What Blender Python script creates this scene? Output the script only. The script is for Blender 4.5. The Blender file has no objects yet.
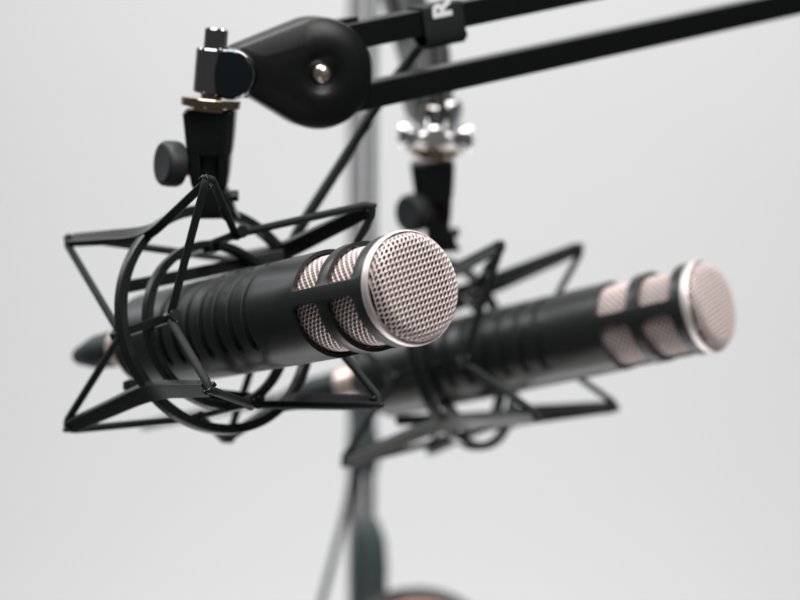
import bpy, bmesh, math
from mathutils import Vector, Matrix
sc = bpy.context.scene
C = sc.collection
R = math.radians
PI = math.pi

# ------------------------------------------------------------------ camera
CAM_H, PITCH, FPX = 1.50, 15.0, 1888.9      # 85 mm lens, 800 px wide photograph
cp, sp = math.cos(R(PITCH)), math.sin(R(PITCH))
cam_d = bpy.data.cameras.new("camera"); cam = bpy.data.objects.new("camera", cam_d); C.objects.link(cam)
cam.location = (0, 0, CAM_H); cam.rotation_euler = (R(90 - PITCH), 0, 0)
cam_d.lens = 85; cam_d.sensor_width = 36; cam_d.clip_start = 0.05; cam_d.clip_end = 60
cam_d.dof.use_dof = True; cam_d.dof.focus_distance = 0.892; cam_d.dof.aperture_fstop = 4.2
cam_d.dof.aperture_blades = 0
sc.camera = cam

# ------------------------------------------------------------------ world and lamps
w = bpy.data.worlds.new("World"); sc.world = w; w.use_nodes = True
w.node_tree.nodes["Background"].inputs[0].default_value = (0.93, 0.97, 1.0, 1)
w.node_tree.nodes["Background"].inputs[1].default_value = 0.07

def lamp(name, loc, target, sx, sy, power, col=(1, 1, 1)):
    d = bpy.data.lights.new(name, 'AREA'); d.shape = 'RECTANGLE'; d.size = sx; d.size_y = sy
    d.energy = power; d.color = col
    o = bpy.data.objects.new(name, d); C.objects.link(o); o.location = loc
    o.rotation_euler = (Vector(target) - Vector(loc)).to_track_quat('-Z', 'Y').to_euler()
    return o
lamp("overhead_softbox", (-0.25, 0.80, 2.75), (0, 1.0, 1.2), 1.5, 0.8, 32, (1, 0.985, 0.97))
lamp("left_rim_light", (-1.5, 1.9, 2.2), (0, 1.0, 1.25), 0.6, 1.0, 16, (0.95, 0.98, 1.0))  # added lamp behind left for rim light, no window there
lamp("front_softbox", (1.15, -0.15, 2.75), (0, 1.0, 1.25), 0.9, 0.9, 24, (1, 0.98, 0.97))
lamp("desk_bounce", (-0.1, 0.75, 0.35), (0, 1.0, 1.25), 1.0, 0.6, 2.4, (1, 0.98, 0.95))
lamp("wall_wash", (0.6, 1.9, 3.6), (0.1, 3.3, 0.9), 2.6, 0.6, 66, (1, 1, 1))  # added lamp out of view, brightens the wall from above
lamp("wall_wash_low", (0.0, 1.9, -1.6), (0, 3.3, 0.9), 2.6, 0.6, 45, (1, 1, 1))  # second added lamp, unseen, brightens the wall from below

sc.view_settings.view_transform = 'Standard'; sc.view_settings.look = 'None'
sc.view_settings.exposure = 0.0; sc.view_settings.gamma = 1.0
sc.render.engine = 'CYCLES'

# ------------------------------------------------------------------ measuring helpers
RIGHT = Vector((1, 0, 0)); FWD = Vector((0, cp, -sp)); UP = Vector((0, sp, cp))
CAMP = Vector((0, 0, CAM_H))
def V(x, y, z):                 # viewing axes (right, up, forward) -> world direction
    return RIGHT * x + UP * y + FWD * z
def P(x, y, z):                 # millimetres along the viewing axes -> world point
    return CAMP + V(x, y, z) * 0.001
def W(px, py, z):               # a place in the photograph at a depth in mm -> world point
    return P((px - 400) * z / FPX, (300 - py) * z / FPX, z)
def basis(X, Y, Z, o):
    M = Matrix.Identity(4)
    for i in range(3):
        M[i][0] = X[i]; M[i][1] = Y[i]; M[i][2] = Z[i]; M[i][3] = o[i]
    return M
def pose(x, y, z, yaw, pitch, roll=0):   # local Z = pointing axis, X right, Y up
    yw, p, t = R(yaw), R(pitch), R(roll)
    a = Vector((math.sin(yw)*math.cos(p), math.sin(p), -math.cos(yw)*math.cos(p)))
    r = Vector((math.cos(yw), 0, math.sin(yw)))
    u = Vector((-math.sin(yw)*math.sin(p), math.cos(p), math.cos(yw)*math.sin(p)))
    r2 = r*math.cos(t) + u*math.sin(t); u2 = u*math.cos(t) - r*math.sin(t)
    return basis(V(*r2), V(*u2), V(*a), P(x, y, z))

# ------------------------------------------------------------------ materials
def mat(name, col, rough=0.5, metal=0.0, bump=0.0, scale=300, var=0.0, spec=0.5, rvar=0.0, coat=0.0, sheen=0.0):
    m = bpy.data.materials.new(name); m.use_nodes = True; nt = m.node_tree; b = nt.nodes["Principled BSDF"]
    b.inputs["Base Color"].default_value = (*col, 1); b.inputs["Roughness"].default_value = rough
    b.inputs["Metallic"].default_value = metal; b.inputs["Specular IOR Level"].default_value = spec
    b.inputs["Coat Weight"].default_value = coat; b.inputs["Sheen Weight"].default_value = sheen
    tc = nt.nodes.new("ShaderNodeTexCoord")
    if bump or var or rvar:
        n = nt.nodes.new("ShaderNodeTexNoise"); n.inputs["Scale"].default_value = scale
        n.inputs["Detail"].default_value = 5; nt.links.new(tc.outputs["Object"], n.inputs["Vector"])
    if bump:
        bp = nt.nodes.new("ShaderNodeBump"); bp.inputs["Strength"].default_value = bump
        bp.inputs["Distance"].default_value = 0.0003
        nt.links.new(n.outputs["Fac"], bp.inputs["Height"]); nt.links.new(bp.outputs["Normal"], b.inputs["Normal"])
    if var:
        n2 = nt.nodes.new("ShaderNodeTexNoise"); n2.inputs["Scale"].default_value = scale*0.13
        n2.inputs["Detail"].default_value = 6; nt.links.new(tc.outputs["Object"], n2.inputs["Vector"])
        mx = nt.nodes.new("ShaderNodeMixRGB"); mx.inputs[1].default_value = (*[c*(1-var) for c in col], 1)
        mx.inputs[2].default_value = (*[min(1, c*(1+var)) for c in col], 1)
        nt.links.new(n2.outputs["Fac"], mx.inputs[0]); nt.links.new(mx.outputs[0], b.inputs["Base Color"])
    if rvar:
        n3 = nt.nodes.new("ShaderNodeTexNoise"); n3.inputs["Scale"].default_value = scale*0.3
        n3.inputs["Detail"].default_value = 8; nt.links.new(tc.outputs["Object"], n3.inputs["Vector"])
        mr = nt.nodes.new("ShaderNodeMapRange"); mr.inputs["To Min"].default_value = max(0.02, rough-rvar)
        mr.inputs["To Max"].default_value = rough+rvar
        nt.links.new(n3.outputs["Fac"], mr.inputs["Value"]); nt.links.new(mr.outputs["Result"], b.inputs["Roughness"])
    return m
M_body = mat("satin_black_metal", (0.014, 0.0155, 0.015), 0.38, 0.0, 0.14, 2600, 0.12, 0.5, 0.08)
M_plast = mat("black_plastic", (0.008, 0.009, 0.0088), 0.25, 0, 0.12, 1800, 0.15, 0.5, 0.07)
M_knob = mat("knob_plastic", (0.020, 0.024, 0.024), 0.5, 0, 0.2, 1500, 0.15, 0.4)
M_cord = mat("elastic_cord", (0.010, 0.012, 0.012), 0.66, 0, 1.0, 1500, 0.5, 0.3)
M_arm = mat("black_paint", (0.004, 0.0045, 0.0045), 0.32, 0, 0.06, 2200, 0.1, 0.3, 0.05)
M_cover = mat("black_gloss_plastic", (0.005, 0.0055, 0.0055), 0.34, 0, 0.08, 2600, 0.1, 0.36, 0.05)
M_nick = mat("satin_nickel", (0.86, 0.78, 0.75), 0.48, 0.75, 0.04, 1500, 0.04, 0.5, 0.06)
M_mesh = mat("nickel_mesh", (0.72, 0.61, 0.585), 0.46, 0.35, 0.05, 1500, 0.06, 0.5, 0.06)
M_chrome = mat("chrome", (0.46, 0.44, 0.43), 0.07, 1.0, 0.03, 200, 0.0, 0.5, 0.03)
M_chrome2 = mat("brushed_chrome", (0.9, 0.9, 0.9), 0.22, 1.0, 0.03, 200, 0.0, 0.5, 0.05)
M_dark_metal = mat("dark_chrome", (0.10, 0.13, 0.14), 0.12, 1.0, 0.03, 300, 0.0, 0.5, 0.05)
M_brass = mat("brass", (0.75, 0.45, 0.25), 0.25, 1.0, 0.04, 400, 0.1, 0.5, 0.08)
M_foam = mat("inner_foam", (0.012, 0.009, 0.010), 0.95, 0, 0.9, 1500, 0.3, 0.1)
M_rub = mat("dark_green_rubber", (0.012, 0.020, 0.020), 0.55, 0, 0.2, 900, 0.15, 0.4)
M_cable = mat("cable_rubber", (0.010, 0.012, 0.012), 0.5, 0, 0.2, 900, 0.15, 0.5)
M_strap = mat("strap_webbing", (0.010, 0.011, 0.012), 0.7, 0, 0.6, 2000, 0.3, 0.4)
M_white = mat("white_print", (0.9, 0.92, 0.92), 0.6, 0, 0.2, 900, 0.03)
M_pink = mat("pink_nickel", (0.82, 0.66, 0.60), 0.35, 0.6, 0.05, 900, 0.05)
M_screw = mat("screw_nickel", (0.95, 0.84, 0.70), 0.2, 1.0, 0.05, 500, 0.05, 0.5, 0.08)
M_nickwash = mat("darkened_nickel", (0.55, 0.42, 0.30), 0.12, 1.0, 0.04, 400, 0.1, 0.5, 0.06)
M_pole = mat("grey_pole", (0.24, 0.23, 0.24), 0.5, 0.0, 0.05, 500, 0.05)
M_green = mat("dark_green_grey_metal", (0.045, 0.065, 0.065), 0.45, 0, 0.1, 500, 0.1)
M_tan = mat("tan_leather", (0.45, 0.19, 0.11), 0.5, 0, 0.5, 500, 0.15)
M_wall = mat("wall_paint", (0.80, 0.80, 0.805), 0.85, 0, 0.25, 60, 0.012)

# ------------------------------------------------------------------ object helpers (all mesh helpers take millimetres)
def newobj(name, verts, faces, m, parent=None, smooth=True, sharp=35, M=None, scale=0.001, wn=True):
    me = bpy.data.meshes.new(name)
    vs = [Vector(v) for v in verts]
    if M is not None: vs = [M @ v for v in vs]
    me.from_pydata([tuple(v*scale) for v in vs], [], faces); me.update()
    bm = bmesh.new(); bm.from_mesh(me); bmesh.ops.remove_doubles(bm, verts=bm.verts, dist=1e-7)
    bmesh.ops.recalc_face_normals(bm, faces=bm.faces); bm.to_mesh(me); bm.free()
    if smooth:
        me.polygons.foreach_set("use_smooth", [True]*len(me.polygons)); me.set_sharp_from_angle(angle=R(sharp))
    me.materials.append(m)
    o = bpy.data.objects.new(name, me); C.objects.link(o)
    if parent: o.parent = parent
    if smooth and wn: wm = o.modifiers.new("normals", 'WEIGHTED_NORMAL'); wm.keep_sharp = True; wm.weight = 100
    return o
def join(*ms):
    V_, F_ = [], []
    for v, f in ms:
        n = len(V_); V_ += [Vector(x) for x in v]; F_ += [[i+n for i in q] for q in f]
    return V_, F_
def xf(ms, M): return [M @ Vector(v) for v in ms[0]], ms[1]
def lathe(prof, n=64, caps=(True, True), M=None):   # prof: (r, z)
    v, f = [], []
    for r, z in prof:
        for i in range(n):
            t = 2*PI*i/n; v.append(Vector((r*math.cos(t), r*math.sin(t), z)))
    k = len(prof)
    for j in range(k-1):
        for i in range(n):
            a = j*n+i; b = j*n+(i+1) % n; f.append([a, b, b+n, a+n])
    if caps[0] and prof[0][0] > 1e-6: f.append(list(range(n))[::-1])
    if caps[1] and prof[-1][0] > 1e-6: f.append([(k-1)*n+i for i in range(n)])
    return ([M @ p for p in v] if M is not None else v), f
def tube_profile(R0, R1, z0, z1, b=0.4):      # closed ring section as lathe loop
    return [(R0, z0+b), (R0, z1-b), (R0+b, z1), (R1-b, z1), (R1, z1-b), (R1, z0+b), (R1-b, z0), (R0+b, z0), (R0, z0+b)]
def ring(R0, R1, z0, z1, b=0.4, n=96): return lathe(tube_profile(R0, R1, z0, z1, b), n, (False, False))
def box(cx, cy, cz, sx, sy, sz, b=0.4):
    bm = bmesh.new(); bmesh.ops.create_cube(bm, size=1)
    for v in bm.verts: v.co = Vector((cx+v.co.x*sx, cy+v.co.y*sy, cz+v.co.z*sz))
    if b: bmesh.ops.bevel(bm, geom=bm.edges[:]+bm.verts[:], offset=b, segments=3, affect='EDGES', profile=0.5)
    bm.verts.index_update(); r = ([v.co.copy() for v in bm.verts], [[v.index for v in f.verts] for f in bm.faces]); bm.free(); return r
def catmull(pts, k=10, closed=False):
    pts = [Vector(p) for p in pts]; n = len(pts); out = []
    rng = range(n) if closed else range(n-1)
    for i in rng:
        g = (lambda j: pts[j % n]) if closed else (lambda j: pts[max(0, min(n-1, j))])
        p0, p1, p2, p3 = g(i-1), g(i), g(i+1), g(i+2)
        for s in range(k):
            t = s/k
            out.append(0.5*((2*p1)+(p2-p0)*t+(2*p0-5*p1+4*p2-p3)*t*t+(3*p1-p0-3*p2+p3)*t**3))
    if not closed: out.append(pts[-1])
    return out
def circ(r, n=10): return [(r*math.cos(2*PI*i/n), r*math.sin(2*PI*i/n)) for i in range(n)]
def rrect(a, b, c=0.6, k=3):     # rounded rectangle section, half sizes a, b
    o = []
    for (sx, sy, t0) in ((1, 1, 0), (-1, 1, 90), (-1, -1, 180), (1, -1, 270)):
        for i in range(k+1):
            t = R(t0+90*i/k); o.append((sx*(a-c)+c*math.cos(t), sy*(b-c)+c*math.sin(t)))
    return o
def sweep(path, sec, ref, closed=False, scales=None, caps=True):
    path = [Vector(p) for p in path]; n = len(path); m = len(sec); v, f = [], []
    ref = Vector(ref)
    for i, p in enumerate(path):
        if closed: t = path[(i+1) % n]-path[i-1]
        else: t = path[min(n-1, i+1)]-path[max(0, i-1)]
        t.normalize(); x = ref-t*ref.dot(t)
        if x.length < 1e-4: x = t.orthogonal()
        x.normalize(); y = t.cross(x); s = scales[i] if scales else 1
        if not isinstance(s, tuple): s = (s, s)
        for a, b in sec: v.append(p+x*a*s[0]+y*b*s[1])
    for i in range(n if closed else n-1):
        for j in range(m):
            a = i*m+j; b = i*m+(j+1) % m; c = ((i+1) % n)*m
            f.append([a, b, c+(j+1) % m, c+j])
    if not closed and caps: f.append(list(range(m))[::-1]); f.append([(n-1)*m+j for j in range(m)])
    return v, f
def aim(p, d, up=(0, 0, 1)):     # local matrix: Z along d
    d = Vector(d).normalized(); u = Vector(up); x = u.cross(d)
    if x.length < 1e-4: x = d.orthogonal()
    x.normalize(); y = d.cross(x); return basis(x, y, d, Vector(p))
def obj(name, ms, m, parent=None, **k): return newobj(name, ms[0], ms[1], m, parent, **k)
def thing(name, M, label, cat, group=None):
    o = bpy.data.objects.new(name, None); C.objects.link(o); o.empty_display_size = 0.02
    o.matrix_world = M; tag(o, label, cat, group); return o
def tag(o, label, cat, group=None):
    o["label"] = label; o["category"] = cat
    if group: o["group"] = group
def copy_tree(o, parent=None):
    c = o.copy(); C.objects.link(c); c.parent = parent
    for ch in [x for x in bpy.data.objects if x.parent == o]: copy_tree(ch, c)
    return c
def loc(M, p): return (M.inverted() @ p)*1000      # world point -> local millimetres
def boolean(o, cutters):
    for c in cutters:
        md = o.modifiers.new("cut", 'BOOLEAN'); md.operation = 'DIFFERENCE'; md.object = c; md.solver = 'EXACT'
    bpy.context.view_layer.update()
    me = bpy.data.meshes.new_from_object(o.evaluated_get(bpy.context.evaluated_depsgraph_get()))
    o.modifiers.clear(); old = o.data; o.data = me; me.name = o.name
    for c in cutters: bpy.data.objects.remove(c)
    return o

# ------------------------------------------------------------------ setting
wl = newobj("wall", [(-5, 3.4, -2.5), (5, 3.4, -2.5), (5, 3.4, 5), (-5, 3.4, 5)], [[0, 1, 2, 3]], M_wall, smooth=False, scale=1)
wl["kind"] = "structure"

# ------------------------------------------------------------------ microphone (local Z points out of the front grille, 0 = front rim)
LA, LB = 3.52, 1.80
def lattice(cells, fmap, hw, hl, A=LA, B=LB, q=1.0):
    """woven wire mesh: diamond cells, one rounded elongated opening in each; fmap(x, y, h) -> 3D"""
    v, f = [], []
    a, b = A/2, B
    hx = [(0, b, .0), (a/2, b/2, .50*q), (a, 0, .12*q), (a/2, -b/2, .50*q), (0, -b, .0), (-a/2, -b/2, .50*q), (-a, 0, .12*q), (-a/2, b/2, .50*q)]
    hi = [(0, hl), (hw*.85, hl*.78), (hw, 0), (hw*.85, -hl*.78), (0, -hl), (-hw*.85, -hl*.78), (-hw, 0), (-hw*.85, hl*.78)]
    for cx, cy in cells:
        n = len(v)
        for x, y, h in hx: v.append(fmap(cx+x, cy+y, h))
        for (x, y, h), (x2, y2) in zip(hx, hi): v.append(fmap(cx+x*.4+x2*.6, cy+y*.4+y2*.6, h*.6+.10*q))
        for x, y in hi: v.append(fmap(cx+x, cy+y, -.25*q))
        for x, y in hi: v.append(fmap(cx+x*1.15, cy+y*1.08, -.85))
        for r in range(3):
            for j in range(8):
                k = (j+1) % 8; f.append([n+r*8+j, n+r*8+k, n+(r+1)*8+k, n+(r+1)*8+j])
    return v, f

def make_mic(M, label, group):
    t = thing("microphone", M, label, "microphone", group)
    # body tube with arched slots pressed into its sides
    RB = 26.3; N = 360
    zs = [-62 - i*1.0 for i in range(0, 184)]
    gz = [-101.5-13.2*i for i in range(7)]
    def depth(th, z):
        d = 0
        for c0, hw in ((167.0, 56.5), (-13.0, 56.5)):
            a = abs((th-c0+180) % 360-180)
            e = (hw-a)*PI/180*RB       # arc distance inside the end of the slot
            for g in gz:
                s = z-g
                if abs(s) > 6: continue
                lim = 2.2
                cap = math.hypot(s, min(0, e-lim)) if e < lim else abs(s)
                if e < lim: cap = math.hypot(s, lim-e)
                if cap < lim: d = max(d, 2.6*(1-(cap/lim)**8))
                if 0 < s < 5 and e > 0: d = max(d, .22*(1-s/5)*min(1, e/4))
        return d
    zz = [z for z in zs]
    zf = []
    z = -62.0
    while z > -230.01:
        zf.append(z)
        near = min(abs(z-g) for g in gz)
        z -= 0.2 if near < 2.6 else (0.8 if near < 6 else 2.0)
    v, f = [], []
    for z in zf:
        for i in range(N):
            th = 360*i/N; r = RB-depth(th, z); a = R(th); v.append((r*math.cos(a), r*math.sin(a), z))
    for j in range(len(zf)-1):
        for i in range(N):
            a = j*N+i; b = j*N+(i+1) % N; f.append([a, b, b+N, a+N])
    tail = [(RB, zf[-1]), (RB-.6, zf[-1]-1.4), (RB-5, -239), (14.5, -246), (11.5, -246.5), (11.5, -250)]
    body = join((v, f), lathe(tail, 96, (False, True)))
    obj("body", body, M_body, t, sharp=32, wn=False)
    # head frame with six arched windows
    hf = obj("head_frame", lathe([(24.4, -6.2), (24.4, -61.9), (26.0, -61.9), (RB, -61.98), (RB, -6.6), (25.9, -6.2), (24.4, -6.2)], 160, (False, False)), M_body, t)
    cut = []
    strut = 8.2
    for za, zb in ((-12.8, -33.0), (-40.4, -60.2)):
        for k in range(3):
            a0, a1 = 176-120*k-120+strut, 176-120*k-strut
            zc, hz = (za+zb)/2, (za-zb)/2; ac, ha = (a0+a1)/2, (a1-a0)/2; rad = 3.2; pts = []
            arc = ha*PI/180*RB
            for (sx, sy, t0) in ((1, 1, 0), (-1, 1, 90), (-1, -1, 180), (1, -1, 270)):
                for i in range(7):
                    tt = R(t0+90*i/6); pts.append((sx*(arc-rad)+rad*math.cos(tt), sy*(hz-rad)+rad*math.sin(tt)))
            # subdivide the long arched sides
            out = []
            for i, p in enumerate(pts):
                q = pts[(i+1) % len(pts)]; d = math.hypot(q[0]-p[0], q[1]-p[1]); m = max(1, int(d/1.5))
                for s in range(m): out.append((p[0]+(q[0]-p[0])*s/m, p[1]+(q[1]-p[1])*s/m))
            vv = []
            # sheets in both radii with matching triangulation strips: build by rows across z is awkward, so cap with a centre fan ring
            for rr in (22.5, 28.5):
                for x, y in out:
                    an = R(ac+math.degrees(x/RB)); vv.append((rr*math.cos(an), rr*math.sin(an), zc+y))
            n = len(out); ff = [[i, (i+1) % n, n+(i+1) % n, n+i] for i in range(n)]
            # caps: strips joining points of equal arc position
            for base in (0, n):
                bm_pts = sorted(range(n), key=lambda i: (out[i][0]))
                top = [i for i in range(n) if out[i][1] >= 0]; bot = [i for i in range(n) if out[i][1] < 0]
                top.sort(key=lambda i: out[i][0]); bot.sort(key=lambda i: out[i][0])
                i = j = 0
                while i < len(top)-1 or j < len(bot)-1:
                    if j >= len(bot)-1 or (i < len(top)-1 and out[top[i+1]][0] <= out[bot[j+1]][0]):
                        ff.append([base+top[i], base+top[i+1], base+bot[j]]); i += 1
                    else:
                        ff.append([base+top[i], base+bot[j+1], base+bot[j]]); j += 1
            co = newobj("cutter", vv, ff, M_body, t, smooth=False)
            cut.append(co)
    boolean(hf, cut)
    me = hf.data
    bm = bmesh.new(); bm.from_mesh(me); bmesh.ops.recalc_face_normals(bm, faces=bm.faces)
    es = [e for e in bm.edges if len(e.link_faces) == 2 and e.calc_face_angle(0) > R(50) and min(math.hypot(v.co.x, v.co.y) for v in e.verts) > 0.0262 and -0.0612 < e.verts[0].co.z < -0.010]
    bmesh.ops.bevel(bm, geom=es, offset=0.00035, segments=2, affect='EDGES', profile=0.5, clamp_overlap=True)
    bm.to_mesh(me); bm.free()
    me.polygons.foreach_set("use_smooth", [True]*len(me.polygons)); me.set_sharp_from_angle(angle=R(38))
    # wire mesh sleeve seen through the windows
    RS = 23.1; nr = 72; B = 2*PI*RS/nr; A = 3.5; cells = []
    for j in range(nr):
        for i in range(15): cells.append(((i+(j % 2)*.5)*A, j*B))
    def fm(x, y, h):
        a = (y + x*.12)/RS; q = RS+h
        return (q*math.cos(a), q*math.sin(a), -11.0-x)
    obj("side_grille", lattice(cells, fm, 1.0, .84, A, B), M_mesh, t, sharp=80, wn=False)
    # front grille
    rot = R(-30); cells = []
    for j in range(-20, 21):
        for i in range(-13, 14):
            x = (i+(j % 2)*.5)*LA; y = j*LB
            if math.hypot(x, y) < 27.2: cells.append((x, y))
    def fd(x, y, h):
        X = x*math.cos(rot)-y*math.sin(rot); Y = x*math.sin(rot)+y*math.cos(rot)
        r = math.hypot(X, Y); an = math.atan2(Y, X); F0, q = 19.3, 6.0
        r = min(r, F0+q*PI/2+.6)
        if r < F0: rr, zz, nr_, nz = r, 5.0-(r/F0)**2*.7, 0, 1
        else:
            b = min((r-F0)/q, PI/2); rr, zz = F0+q*math.sin(b), 4.3-q*(1-math.cos(b)); nr_, nz = math.sin(b), math.cos(b)
        return ((rr+nr_*h)*math.cos(an), (rr+nr_*h)*math.sin(an), zz+nz*h)
    obj("front_grille", lattice(cells, fd, .66, 1.36, q=.3), M_mesh, t, sharp=80, wn=False)
    obj("front_ring", lathe([(23.3, -6.1), (25.9, -6.1), (26.4, -5.6), (26.8, -4.6), (26.8, -2.2), (26.6, -1.5), (26.1, -1.1), (25.7, -1.3), (25.5, -2.2), (24.8, -3.4), (23.3, -3.5), (23.3, -6.1)], 160, (False, False)), M_nick, t, sharp=60)
    obj("inner_foam", lathe([(1e-7, 2.2), (15, 2.0), (19, 1.2), (21.4, -1.5), (21.0, -8), (20.6, -62), (1e-7, -62)], 64, (False, False)), M_foam, t)
    obj("rear_ring", lathe([(9.5, -250.1), (11.8, -250.1), (12.2, -251), (12.0, -262), (11.2, -264.5), (9.5, -264.8)], 64), M_pink, t)
    return t

# ------------------------------------------------------------------ shock mount (local Z = microphone axis)
TH, TV, TL, RO, RI = 49.2, 50.1, 66.5, 57.6, 42.2
def make_mount(M, holder_pts, label, group):
    t = thing("shock_mount", M, label, "shock mount", group)
    n = 144
    path = [(RO*math.cos(2*PI*i/n), RO*math.sin(2*PI*i/n), 0) for i in range(n)]
    obj("outer_ring", sweep(path, [(x+.0, y) for x, y in [(3.0, 1.9), (3.0, -1.9), (2.3, -2.5), (0.6, -2.6), (0, -2.0), (-.6, -2.6), (-2.3, -2.5), (-3, -1.9), (-3, 1.9), (-2.3, 2.5), (2.3, 2.5)]], (0, 0, 1), True), M_plast, t, sharp=30)
    oy = -3.1
    path = [(RI*math.cos(2*PI*i/n), RI*math.sin(2*PI*i/n)+oy, 0) for i in range(n)]
    ir = obj("inner_ring", sweep(path, [(3.2, 1.6), (3.2, -1.6), (2.4, -2.1), (.5, -2.2), (0, -1.7), (-.5, -2.2), (-2.4, -2.1), (-3.2, -1.6), (-3.2, 1.6), (-2.4, 2.1), (2.4, 2.1)], (0, 0, 1), True), M_plast, t, sharp=30)
    # arms: bent flat bars crossing the outer ring at its four corners
    q = (RO+0.8)/math.sqrt(2)
    for sx in (-1, 1):
        for sy in (-1, 1):
            F = Vector((sx*TH, sy*TV, TL)); B = Vector((sx*TH, sy*TV, -TL)); Mi = Vector((sx*q, sy*q, 0))
            pts = catmull([F, F.lerp(Mi, .45)+Vector((-sx, -sy, 0))*.6, Mi+Vector((0, 0, 9))+Vector((sx, sy, 0))*.2, Mi+Vector((0, 0, -9))+Vector((sx, sy, 0))*.2, B.lerp(Mi, .45)+Vector((-sx, -sy, 0))*.6, B], 8)
            k = len(pts); scl = []
            for i in range(k):
                u = abs(i/(k-1)*2-1); scl.append((1.0+.25*(1-u), 1.0+.35*(1-u)))
            bar = sweep(pts, rrect(2.0, 3.7, .5, 2), (sx, sy, 0), False, scl)
            # little hook nose on each tip
            ms = [bar]
            for e in (F, B):
                d = (e-Mi).normalized(); ms.append(xf(box(0, 0, 0, 2.6, 7.6, 3.0, .5), aim(e+d*.6, d, (sx, sy, 0))))
                ms.append(xf(box(0, 0, 0, 2.2, 2.4, 4.2, .5), aim(e+d*2.2+Vector((sx, sy, 0))*1.2, d, (sx, sy, 0))))
            obj("arm", join(*ms), M_plast, t, sharp=35)
    # hooks on the inner ring
    HZ = 26; hooks = []
    for ang in (0, 90, 180, 270):
        d = Vector((math.cos(R(ang+5)), math.sin(R(ang+5)), 0)); o = Vector((0, oy-.9, 0)); hr = RI+1.4
        tn = Vector((-d.y, d.x, 0))
        ms = [sweep([o+d*hr+Vector((0, 0, z)) for z in (-HZ, -10, 10, HZ)], rrect(1.6, 2.4, .5, 2), tuple(d))]
        ms.append(xf(box(0, 0, 0, 6, 5, 8, .8), basis(tn, d, Vector((0, 0, 1)), o+d*(RI-.6))))
        for s in (-1, 1):
            Mz = basis(tn, d, Vector((0, 0, 1)), o+d*(hr+.4)+Vector((0, 0, s*HZ)))
            ms.append(lathe([(1e-7, -4.2), (3.0, -4.2), (3.2, -3.6), (3.0, -2.9), (2.3, -2.4), (2.2, 0), (2.3, 2.2), (3.2, 2.7), (3.4, 3.3), (3.0, 4), (1e-7, 4)], 24, (False, False), Mz))
        obj("hook", join(*ms), M_plast, ir)
    # rear braces of the basket
    for a, b in (((38, 37, 6), (-35, 20, -38)), ((30, -40, -3), (-34.5, -32.5, -34))):
        up = (0, 1, 0)
        ms = [sweep([a, b], rrect(3.2, 1.4, .5, 2), up), box(b[0]-.2, b[1], b[2], 3.2, 5.0, 3.2, .8)]
        obj("brace", join(*ms), M_plast, t)
    # elastic cord, front and rear loops
    for s in (1, -1):
        z = s*(TL+1.2); hz = s*HZ
        H = {a: Vector((math.cos(R(a+5)), math.sin(R(a+5)), 0))*(RI+2.8)+Vector((0, oy-.9, hz)) for a in (0, 90, 180, 270)}
        Tt = {45: (1, 1), 135: (-1, 1), 225: (-1, -1), 315: (1, -1)}
        ctrl = []
        for a in range(0, 360, 45):
            if a % 90 == 0:
                h = H[a]; tn = Vector((-math.sin(R(a)), math.cos(R(a)), 0)); dd = Vector((math.cos(R(a)), math.sin(R(a)), 0))
                for k in (-2.6, 0, 2.6): ctrl.append(h+tn*k-dd*(2.8 if k == 0 else 0.6)+Vector((0, 0, -s*(1 if k == 0 else 0))))
            else:
                sx, sy = Tt[a]; c = Vector((sx*TH, sy*TV, z))
                tn = Vector((-math.sin(R(a)), math.cos(R(a)), 0)); o_ = Vector((sx, sy, 0))
                for k in (-3.4, 0, 3.4): ctrl.append(c+tn*k+o_*(1.2 if k == 0 else -.9)+Vector((0, 0, s*(1.0 if k == 0 else -.6))))
        path = []
        nn = len(ctrl)
        for i in range(nn):
            a, b = ctrl[i], ctrl[(i+1) % nn]; L = (b-a).length; m = 2 if L < 8 else 14
            for k in range(m): path.append(a.lerp(b, k/m))
        ms = [sweep(path, circ(2.05, 12), (0.1, 0.2, 1), True)]
        if s == 1:      # crimped sleeve joining the cord ends
            a, b = ctrl[3*1+2], ctrl[3*2]
            d = (b-a).normalized(); m0 = a.lerp(b, .0)
        obj("elastic_cord", join(*ms), M_cord, t, sharp=60)
    e0, e1 = Vector((-TH+3, TV, TL)), Vector((-6.5, RI-1.6, HZ)); a = e0.lerp(e1, .50); b = e0.lerp(e1, .72)
    obj("cord_crimp", sweep([a, a.lerp(b, .15), a.lerp(b, .5), a.lerp(b, .85), b], circ(1, 12), (.1, .2, 1), False, [1.8, 2.6, 2.8, 2.6, 1.8]), M_cord, t)
    # swivel holder: built in its own frame HM (Z up the clip, X right in the photo)
    HM, kn = holder_pts
    L = M.inverted() @ HM       # metres
    Lm = Matrix(L); Lm.translation = L.translation*1000
    def sup(z, a, b, cx=0, e=6, n=36):
        return [(cx+a*abs(math.cos(2*PI*i/n))**(2/e)*(1 if math.cos(2*PI*i/n) >= 0 else -1), b*abs(math.sin(2*PI*i/n))**(2/e)*(1 if math.sin(2*PI*i/n) >= 0 else -1), z) for i in range(n)]
    def loft(rows):
        n = len(rows[0]); v = [p for r in rows for p in r]; f = []
        for j in range(len(rows)-1):
            for i in range(n): f.append([j*n+i, j*n+(i+1) % n, (j+1)*n+(i+1) % n, (j+1)*n+i])
        f.append(list(range(n))[::-1]); f.append([(len(rows)-1)*n+i for i in range(n)]); return v, f
    # local: z=0 top of clip (y 108 in the photo), going down
    block = loft([sup(0, 11.5, 9.5, .0), sup(-.8, 12.8, 10.8, .0), sup(-2.2, 13.6, 11.5, .0), (sup(-14, 12.6, 11.2, -.2)), sup(-22.5, 11.7, 10.8, -.5), sup(-23.5, 11.2, 10.3, -.5)])
    cheekL = loft([sup(-23, 3.6, 10.4, -8.2), sup(-32, 3.3, 9.8, -8.0), sup(-39, 3.0, 8.5, -7.4), sup(-41.5, 2.2, 7, -7.2)])
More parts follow.
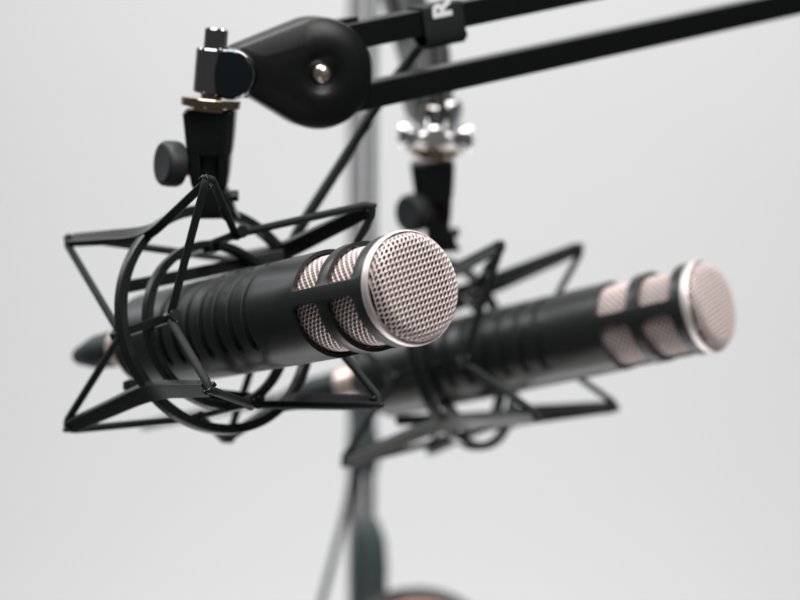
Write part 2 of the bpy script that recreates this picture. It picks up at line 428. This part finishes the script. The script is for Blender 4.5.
    cheekR = loft([sup(-23, 3.4, 10.2, 7.2), sup(-32, 3.0, 9.6, 6.6), sup(-39, 2.8, 8.3, 5.6), sup(-41.5, 2.0, 7, 5.4)])
    tongue = loft([sup(-23.4, 4.5, 5.5, -.5), sup(-36, 4.6, 6.0, -.6), sup(-42, 7.6, 6.5, 0.8), sup(-47, 8.8, 7, 1.8), sup(-53, 9.4, 7, 2.6), sup(-57, 11, 5, 3)])
    nut = lathe([(1e-7, -2), (3.2, -2), (3.2, 2), (1e-7, 2)], 6, (False, False), aim((11.6, -1, -45.5), (1, 0, 0)))
    h = obj("swivel_clip", xf(join(block, cheekL, cheekR, tongue, nut), Lm), M_plast, t, sharp=40)
    kd = Vector(kn[1]).normalized(); kp = Vector(kn[0])
    Mk = Lm @ aim(kp, kd)
    prof = [(1e-7, 5.6), (8.5, 5.6), (9.8, 5.9), (10.8, 5.5), (11.5, 4.5), (11.9, 2), (11.9, -2.5), (11.2, -4.2), (9, -4.8), (4, -5.2), (1e-7, -5.2)]
    k = obj("clamp_knob", lathe(prof, 48, (False, False), Mk), M_knob, h)
    obj("knob_screw", lathe([(4.6, -5.3), (4.6, -6.2), (6.2, -6.6), (6.2, -12), (3.4, -12.2), (3.4, -20)], 24, (True, True), Mk), M_brass, h)
    return t

# ------------------------------------------------------------------ boom arm end (frame: origin on the stud, Z up the stud, X right, Y away)
def make_arm(M, ec, et, jd, lens, label, group, wing=False, lowdrop=(0, 0)):
    t = thing("boom_arm", M, label, "boom arm", group)
    ec = Vector(ec).normalized(); et = Vector(et).normalized()
    up = Vector((0, 0, 1)); nn = ec.cross(up).normalized()          # toward the viewer
    if nn.y > 0 and not wing: nn = -nn
    vc = nn.cross(ec).normalized()
    if vc.z < 0: vc = -vc
    J = ec*jd + up*4.6
    # stud, collar, washer
    obj("stud", lathe([(1e-7, 22.8), (5.2, 22.8), (6.0, 22.0), (6.0, 12), (6.0, -11), (5.4, -11.5), (5.4, -13.0), (1e-7, -13.0)], 40, (False, False)), M_chrome, t)
    obj("washer", join(lathe([(5.6, -17.4), (14.8, -17.4), (15.3, -16.9), (15.4, -15), (15.3, -13.4), (14.8, -13.0), (5.6, -13.0), (5.6, -17.4)], 56, (False, False)), lathe([(5, -19.6), (9.5, -19.6), (9.5, -17.5), (5, -17.5)], 40)), M_nickwash, t)
    col = obj("clamp_collar", join(lathe([(6.1, -10.4), (8.8, -10.4), (9.6, -9.6), (9.6, 11.6), (8.9, 12.4), (6.1, 12.4), (6.1, -10.4)], 48, (False, False)),
            sweep([nn*2+ec*2, ec*18+nn*2-up*.5], rrect(11, 5, 1.5, 3), tuple(up))), M_chrome, t)
    lug = ec*6.5+nn*9.5+up*.6
    ld = (nn*.86-ec*.5).normalized()
    obj("clamp_boss", lathe([(1e-7, -9), (12.2, -9), (13.0, -8), (13.1, 0), (12.8, 1.6), (12.3, 2.3), (9.5, 2.3), (1e-7, 2.4)], 56, (False, False), aim(lug, ld)), M_chrome, t)
    obj("boss_cap", lathe([(1e-7, 2.5), (9.2, 2.5), (12.0, 2.5), (12.3, 2.9), (11.6, 3.6), (6, 4.3), (1e-7, 4.5)], 56, (False, False), aim(lug, ld)), M_dark_metal, t)
    # teardrop joint covers, one each side of the tubes
    def outline(R1, R2, d, n=96):
        # hull of circle R1 at 0 and circle R2 at -d along ec
        al = math.acos(max(-1, min(1, (R1-R2)/max(d, 1e-3)))) if d > R1-R2 else 0
        o = []
        for i in range(n):
            th = -PI+2*PI*i/n          # 0 = +ec
            if abs(th) > PI-al: # on small circle
                o.append((-d+R2*math.cos(th), R2*math.sin(th)))
            else: o.append((R1*math.cos(th), R1*math.sin(th)))
        return o
    def cover(s):
        rows = []
        prof = [(0, 1.0), (0, 7.8), (.4, 8.7), (1.3, 9.8), (4.0, 10.9), (7, 12.1), (11, 12.9), (15, 13.2), (18.0, 12.9), (20, 12.1), (21.6, 11.0), (23, 10.2), (24.4, 10.0)]
        R1, R2, D = 28.9, 12.2, 38
        for ins, z in prof:
            k = min(1, ins/18); r1 = R1-ins; r2 = max(.5, min(R2-ins*.62, r1-.01)); d = max(D*(1-k**1.3)-ins*.0, 0)
            if d <= r1-r2: 
                o = outline(r1, r1-.001, 0.0005)
                if d > 0:
                    o = outline(r1, max(.5, r1-d+.01), d)
            else: o = outline(r1, r2, d)
            rows.append([J+ec*a+vc*b+nn*s*z for a, b in o])
        n = len(rows[0]); v = [p for r in rows for p in r]; f = []
        for j in range(len(rows)-1):
            for i in range(n): f.append([j*n+i, j*n+(i+1) % n, (j+1)*n+(i+1) % n, (j+1)*n+i])
        f.append(list(range(n))); f.append([(len(rows)-1)*n+i for i in range(n)])
        return v, f
    cov = obj("joint_cover", join(cover(1), cover(-1)), M_cover, t, sharp=50)
    # round head screw with a cross slot
    Ms = aim(J+nn*10.0, nn, vc)
    hd = obj("joint_screw", lathe([(5.2, -.5), (5.4, .6), (5.0, 1.9), (3.9, 2.9), (1.8, 3.5), (1e-7, 3.6)], 40, (False, False), Ms), M_screw, cov, sharp=60)
    cr = [xf(box(0, 0, 2.6, 7.6, 1.0, 2.4, 0), Ms @ Matrix.Rotation(R(35), 4, 'Z')), xf(box(0, 0, 2.6, 1.0, 7.6, 2.4, 0), Ms @ Matrix.Rotation(R(35), 4, 'Z'))]
    boolean(hd, [obj("c", c, M_screw, cov, smooth=False) for c in cr])
    # two square tubes
    vt = nn.cross(et); vt = vt if vt.dot(vc) > 0 else -vt
    vt.normalize(); n2 = et.cross(vt); n2 = n2 if n2.dot(nn) > 0 else -n2
    hs = 6.9
    for nm, off, st in (("lower_tube", -17.2, 8), ("upper_tube", 15.0, 4)):
        a = J+vt*off+et*st+n2*1.5; b = a+et*lens
        obj("tube", sweep([a, b], rrect(hs, hs, .8, 3), tuple(vt)), M_arm, t, sharp=40)
    a = J+vt*(15.0+hs+1.0)+et*3-n2*4
    obj("bracket", sweep([a, a+et*26], rrect(1.4, 4.5, .5, 2), tuple(vt)), M_arm, t)
    if wing:
        ws = Vector((1, 0, 0.0)); wc = -up*5.0+Vector((0, -12, 0))
        ms = []
        for s in (-1, 1):
            ms.append(sweep([wc+ws*s*4, wc+ws*s*9, wc+ws*s*14, wc+ws*s*18.5, wc+ws*s*22, wc+ws*s*23], circ(1, 20), (0, 0, 1), False, [(4, 4), (2.6, 2.6), (6.4, 5.2), (8.6, 6.6), (7.4, 5.6), (3, 2.4)]))
        ms.append(lathe([(1e-7, -6), (6, -6), (6.8, -5), (6.8, 5), (6, 6), (1e-7, 6)], 32, (False, False), aim(wc, (0, -1, 0))))
        obj("wing_handle", join(*ms), M_chrome2, t)
    return t, J, et, vt, n2

# ================================================================== front set
G_mic, G_sm, G_arm = "broadcast microphones", "shock mounts", "boom arms"
MF = pose(6.6, 5.85, 861.2, 38.54, 7.07)
make_mic(MF, "sharply focused black microphone on the left with bright round wire grille, nearest the camera", G_mic)

def holder(top, bot):       # world points -> frame with Z up
    z = (top-bot).normalized(); y = FWD-z*FWD.dot(z); y.normalize(); x = y.cross(z); return basis(x, y, z, top)
SF = pose(-94.1, -9.8, 977.9, 39.0, 10.6, -6.0)
HF = holder(W(210, 108, 973), W(213, 212, 984))
make_mount(SF, (HF, ((-20.0, -5.5, -28.0), (-.86, -.50, .12))),
           "sharp black ring shock mount holding the nearer microphone, hung from the near boom arm", G_sm)
SFm = holder(W(216, 30, 962), W(210, 106, 968)); SFm.translation = W(213.2, 73, 966)
inv = SFm.to_3x3().inverted()
ec = inv @ (V(.93, -.035, .36)); et = inv @ (W(800, 2, 1085)-W(373, 95, 972))
arm, J, et_, vt_, n_ = make_arm(SFm, ec, et, 54.5, 420, "black twin tube boom arm crossing the top of the photo above the near microphone", G_arm)

# strap round the upper tube, with its lettering
A3 = SFm.to_3x3()
def aw(v): return SFm @ (Vector(v)*0.001)
vt, n2, e3 = vt_, n_, et_
# distance along the tube where the strap sits
ctr = J+vt*15.0+e3*74+n2*1.5
MS = basis((A3 @ e3).normalized(), (A3 @ vt).normalized(), (A3 @ n2).normalized(), aw(ctr))
st = thing("cable_strap", MS, "black hook and loop strap with white letters round the upper tube", "strap")
secv = []
outer_l = [(-8.2, 8.2), (8.2, 8.2), (8.9, 7.2), (8.9, -6.5), (7.4, -11.0), (3, -14.6), (-3, -15.0), (-7.6, -11.6), (-8.9, -6.5), (-8.9, 7.2)]  # (n, v)
inner_l = [(-7.2, 7.2), (7.2, 7.2), (7.4, 7.0), (7.4, -6.6), (6.0, -10.2), (2.4, -13.2), (-2.5, -13.5), (-6.2, -10.5), (-7.4, -6.6), (-7.4, 7.0)]
vv, ff = [], []; SL = 12.0
for x in (-SL, SL):
    for (nz, vy) in outer_l: vv.append((x+(1.6 if vy < -9 else 0), vy, nz))
    for (nz, vy) in inner_l: vv.append((x+(1.6 if vy < -9 else 0), vy, nz))
k = len(outer_l)
for i in range(k):
    j = (i+1) % k
    ff += [[i, j, 2*k+j, 2*k+i], [k+j, k+i, 3*k+i, 3*k+j], [j, i, k+i, k+j], [2*k+i, 2*k+j, 3*k+j, 3*k+i]]
band = newobj("strap_band", vv, ff, M_strap, st, sharp=28)
cu = bpy.data.curves.new("t", 'FONT'); cu.body = "R\u00d8DE"; cu.size = 0.0152; cu.extrude = 0.00012; cu.offset = 0.00062
cu.space_character = 1.08
to = bpy.data.objects.new("t", cu); C.objects.link(to); bpy.context.view_layer.update()
tm = bpy.data.meshes.new_from_object(to.evaluated_get(bpy.context.evaluated_depsgraph_get())); bpy.data.objects.remove(to)
tm.materials.clear(); tm.materials.append(M_white); tm.name = "lettering"
tl = bpy.data.objects.new("lettering", tm); C.objects.link(tl); tl.parent = band
tl.matrix_local = Matrix.Translation((0.0046, 0.0008, 0.00905)) @ Matrix.Rotation(R(90), 4, 'Z')

# ------------------------------------------------------------------ cables
def make_cable(M, wpts, label, group, with_plug=True, r=3.1):
    t = thing("microphone_cable", M, label, "cable", group)
    if with_plug:
        obj("plug", lathe([(9.3, -264), (10.2, -265.6), (10.4, -276), (9.6, -279), (10.0, -281), (9.8, -290), (8.8, -296)], 40), M_rub, t, sharp=40)
        obj("strain_relief", lathe([(8.6, -296), (8.0, -300), (6.6, -306), (6.2, -309), (5.6, -312), (4.4, -315), (2, -316)], 40), M_cable, t, sharp=40)
    pts = [loc(M, p) for p in wpts]
    obj("cord", sweep(catmull(pts, 10), circ(r, 14), tuple(loc(M, M.translation+V(.1, .3, 1))), False), M_cable, t)
    return t
a = MF.to_3x3() @ Vector((0, 0, 1))
tailF = MF.translation-a*0.308
make_cable(MF, [tailF+a*.004, tailF+V(.0, 0, .012), W(100, 352, 1122), W(160, 350, 1130), W(245, 322, 1090), W(283, 262, 1040), W(300, 228, 1032), W(342, 162, 1034), W(372, 113, 1036), W(402, 70, 1038), W(423, 43, 1034), W(441, 30, 1027), W(460, 20, 1034), W(490, 6, 1048), W(540, -8, 1064)],
    "black cable from the near microphone's plug up to the near arm's strap", "microphone cables")

# ================================================================== rear set
MR = pose(176.0, -2.9, 1067.6, 54.9, 11.4)
make_mic(MR, "blurred black microphone on the right, behind the near one and facing right", G_mic)
SR = pose(38.92, -33.15, 1157.85, 57.6, 13.6, 0.5)
HR = holder(W(432, 160, 1150), W(439, 262, 1164))
make_mount(SR, (HR, ((-13.5, -10, -30), (-.75, -.65, .1))), "blurred black shock mount holding the far microphone, seen behind the bright grille", G_sm)
SRm = holder(W(438, 80, 1140), W(434, 158, 1150)); SRm.translation = W(436, 126, 1144)
inv = SRm.to_3x3().inverted()
make_arm(SRm, inv @ V(-.12, .62, .78), inv @ V(-.16, .62, .77), 50, 380,
         "blurred boom arm seen end on, with bright chrome wing handle, above the far microphone", G_arm, wing=True)
a = MR.to_3x3() @ Vector((0, 0, 1)); tailR = MR.translation-a*0.308
make_cable(MR, [tailR+a*.004, tailR+V(-.1, -.02, .02), W(322, 390, 1275), W(340, 396, 1310), W(353, 415, 1360), W(354, 455, 1410), W(348, 500, 1430), W(337, 545, 1440), W(321, 605, 1440), W(303, 680, 1440)],
    "thin blurred cable hanging from the far microphone, left of the stand pole", "microphone cables", r=2.7)

# ------------------------------------------------------------------ stand far behind
ZP = 1480
base = W(358, 610, ZP)
MP = Matrix.Translation(base)
st2 = thing("microphone_stand", MP, "blurred upright stand, pale pole beside thin dark rod, behind both microphones", "stand")
def wl_(px, py, z=ZP): return loc(MP, W(px, py, z))
def rod(p0, p1, r, n=28): return sweep([wl_(*p0), wl_(*p1)], circ(r, n), (0, 1, 0))
obj("pole", rod((356, -60), (356, 760), 6.4), M_pole, st2)
obj("rod", rod((373, -60, ZP-10), (370, 640, ZP-10), 3.6), M_green, st2)
def spin(p0, p1, prof, n=32):
    a_, b_ = wl_(*p0), wl_(*p1); L_ = (b_-a_).length
    return lathe([(max(r, 1e-7), z*L_) for r, z in prof], n, (True, True), aim(a_, b_-a_, (0, 1, 0)))
obj("clutch", spin((363, 475, ZP-16), (363, 345, ZP-16), [(6, 0), (11, .03), (12.5, .1), (12.5, .3), (10.5, .33), (10.5, .62), (12, .66), (12, .95), (10, 1)]), M_green, st2)
obj("height_knob", spin((369, 615, ZP-18), (369, 515, ZP-18), [(10, 0), (14, .05), (14.5, .5), (13, .75), (8, .93), (4, 1)]), M_green, st2)
# ------------------------------------------------------------------ headphones resting low in the frame
MH = Matrix.Translation(W(418, 669, 1400))
hp = thing("headphones", MH, "out of focus curved dark band with tan padding just rising into the bottom edge", "headphones")
x_, z_ = V(1, 0, 0), V(0, 1, 0)
def arcp(r, a0, a1, n=40): return [(r*math.cos(R(a0+(a1-a0)*i/n)), 0, r*math.sin(R(a0+(a1-a0)*i/n))) for i in range(n+1)]
obj("headband", sweep(arcp(60, -20, 200), rrect(11, 1.3, .5, 2), (0, 1, 0)), M_plast, hp)
obj("headband_padding", sweep(arcp(54.2, 15, 165), rrect(16, 6, 4.5, 4), (0, 1, 0)), M_tan, hp)
for s in (-1, 1):
    c = obj("ear_cup", lathe([(1e-7, 8), (26, 8), (33, 5), (35, 0), (34, -6), (1e-7, -6)], 48, (False, False), aim((s*56, 0, -34), (s, 0, 0))), M_plast, hp)
    obj("ear_cushion", lathe([(16, -6.2), (32, -6.2), (34, -11), (31, -17), (24, -19), (17, -16)], 48, (False, False), aim((s*56, 0, -34), (s, 0, 0))), M_tan, c)
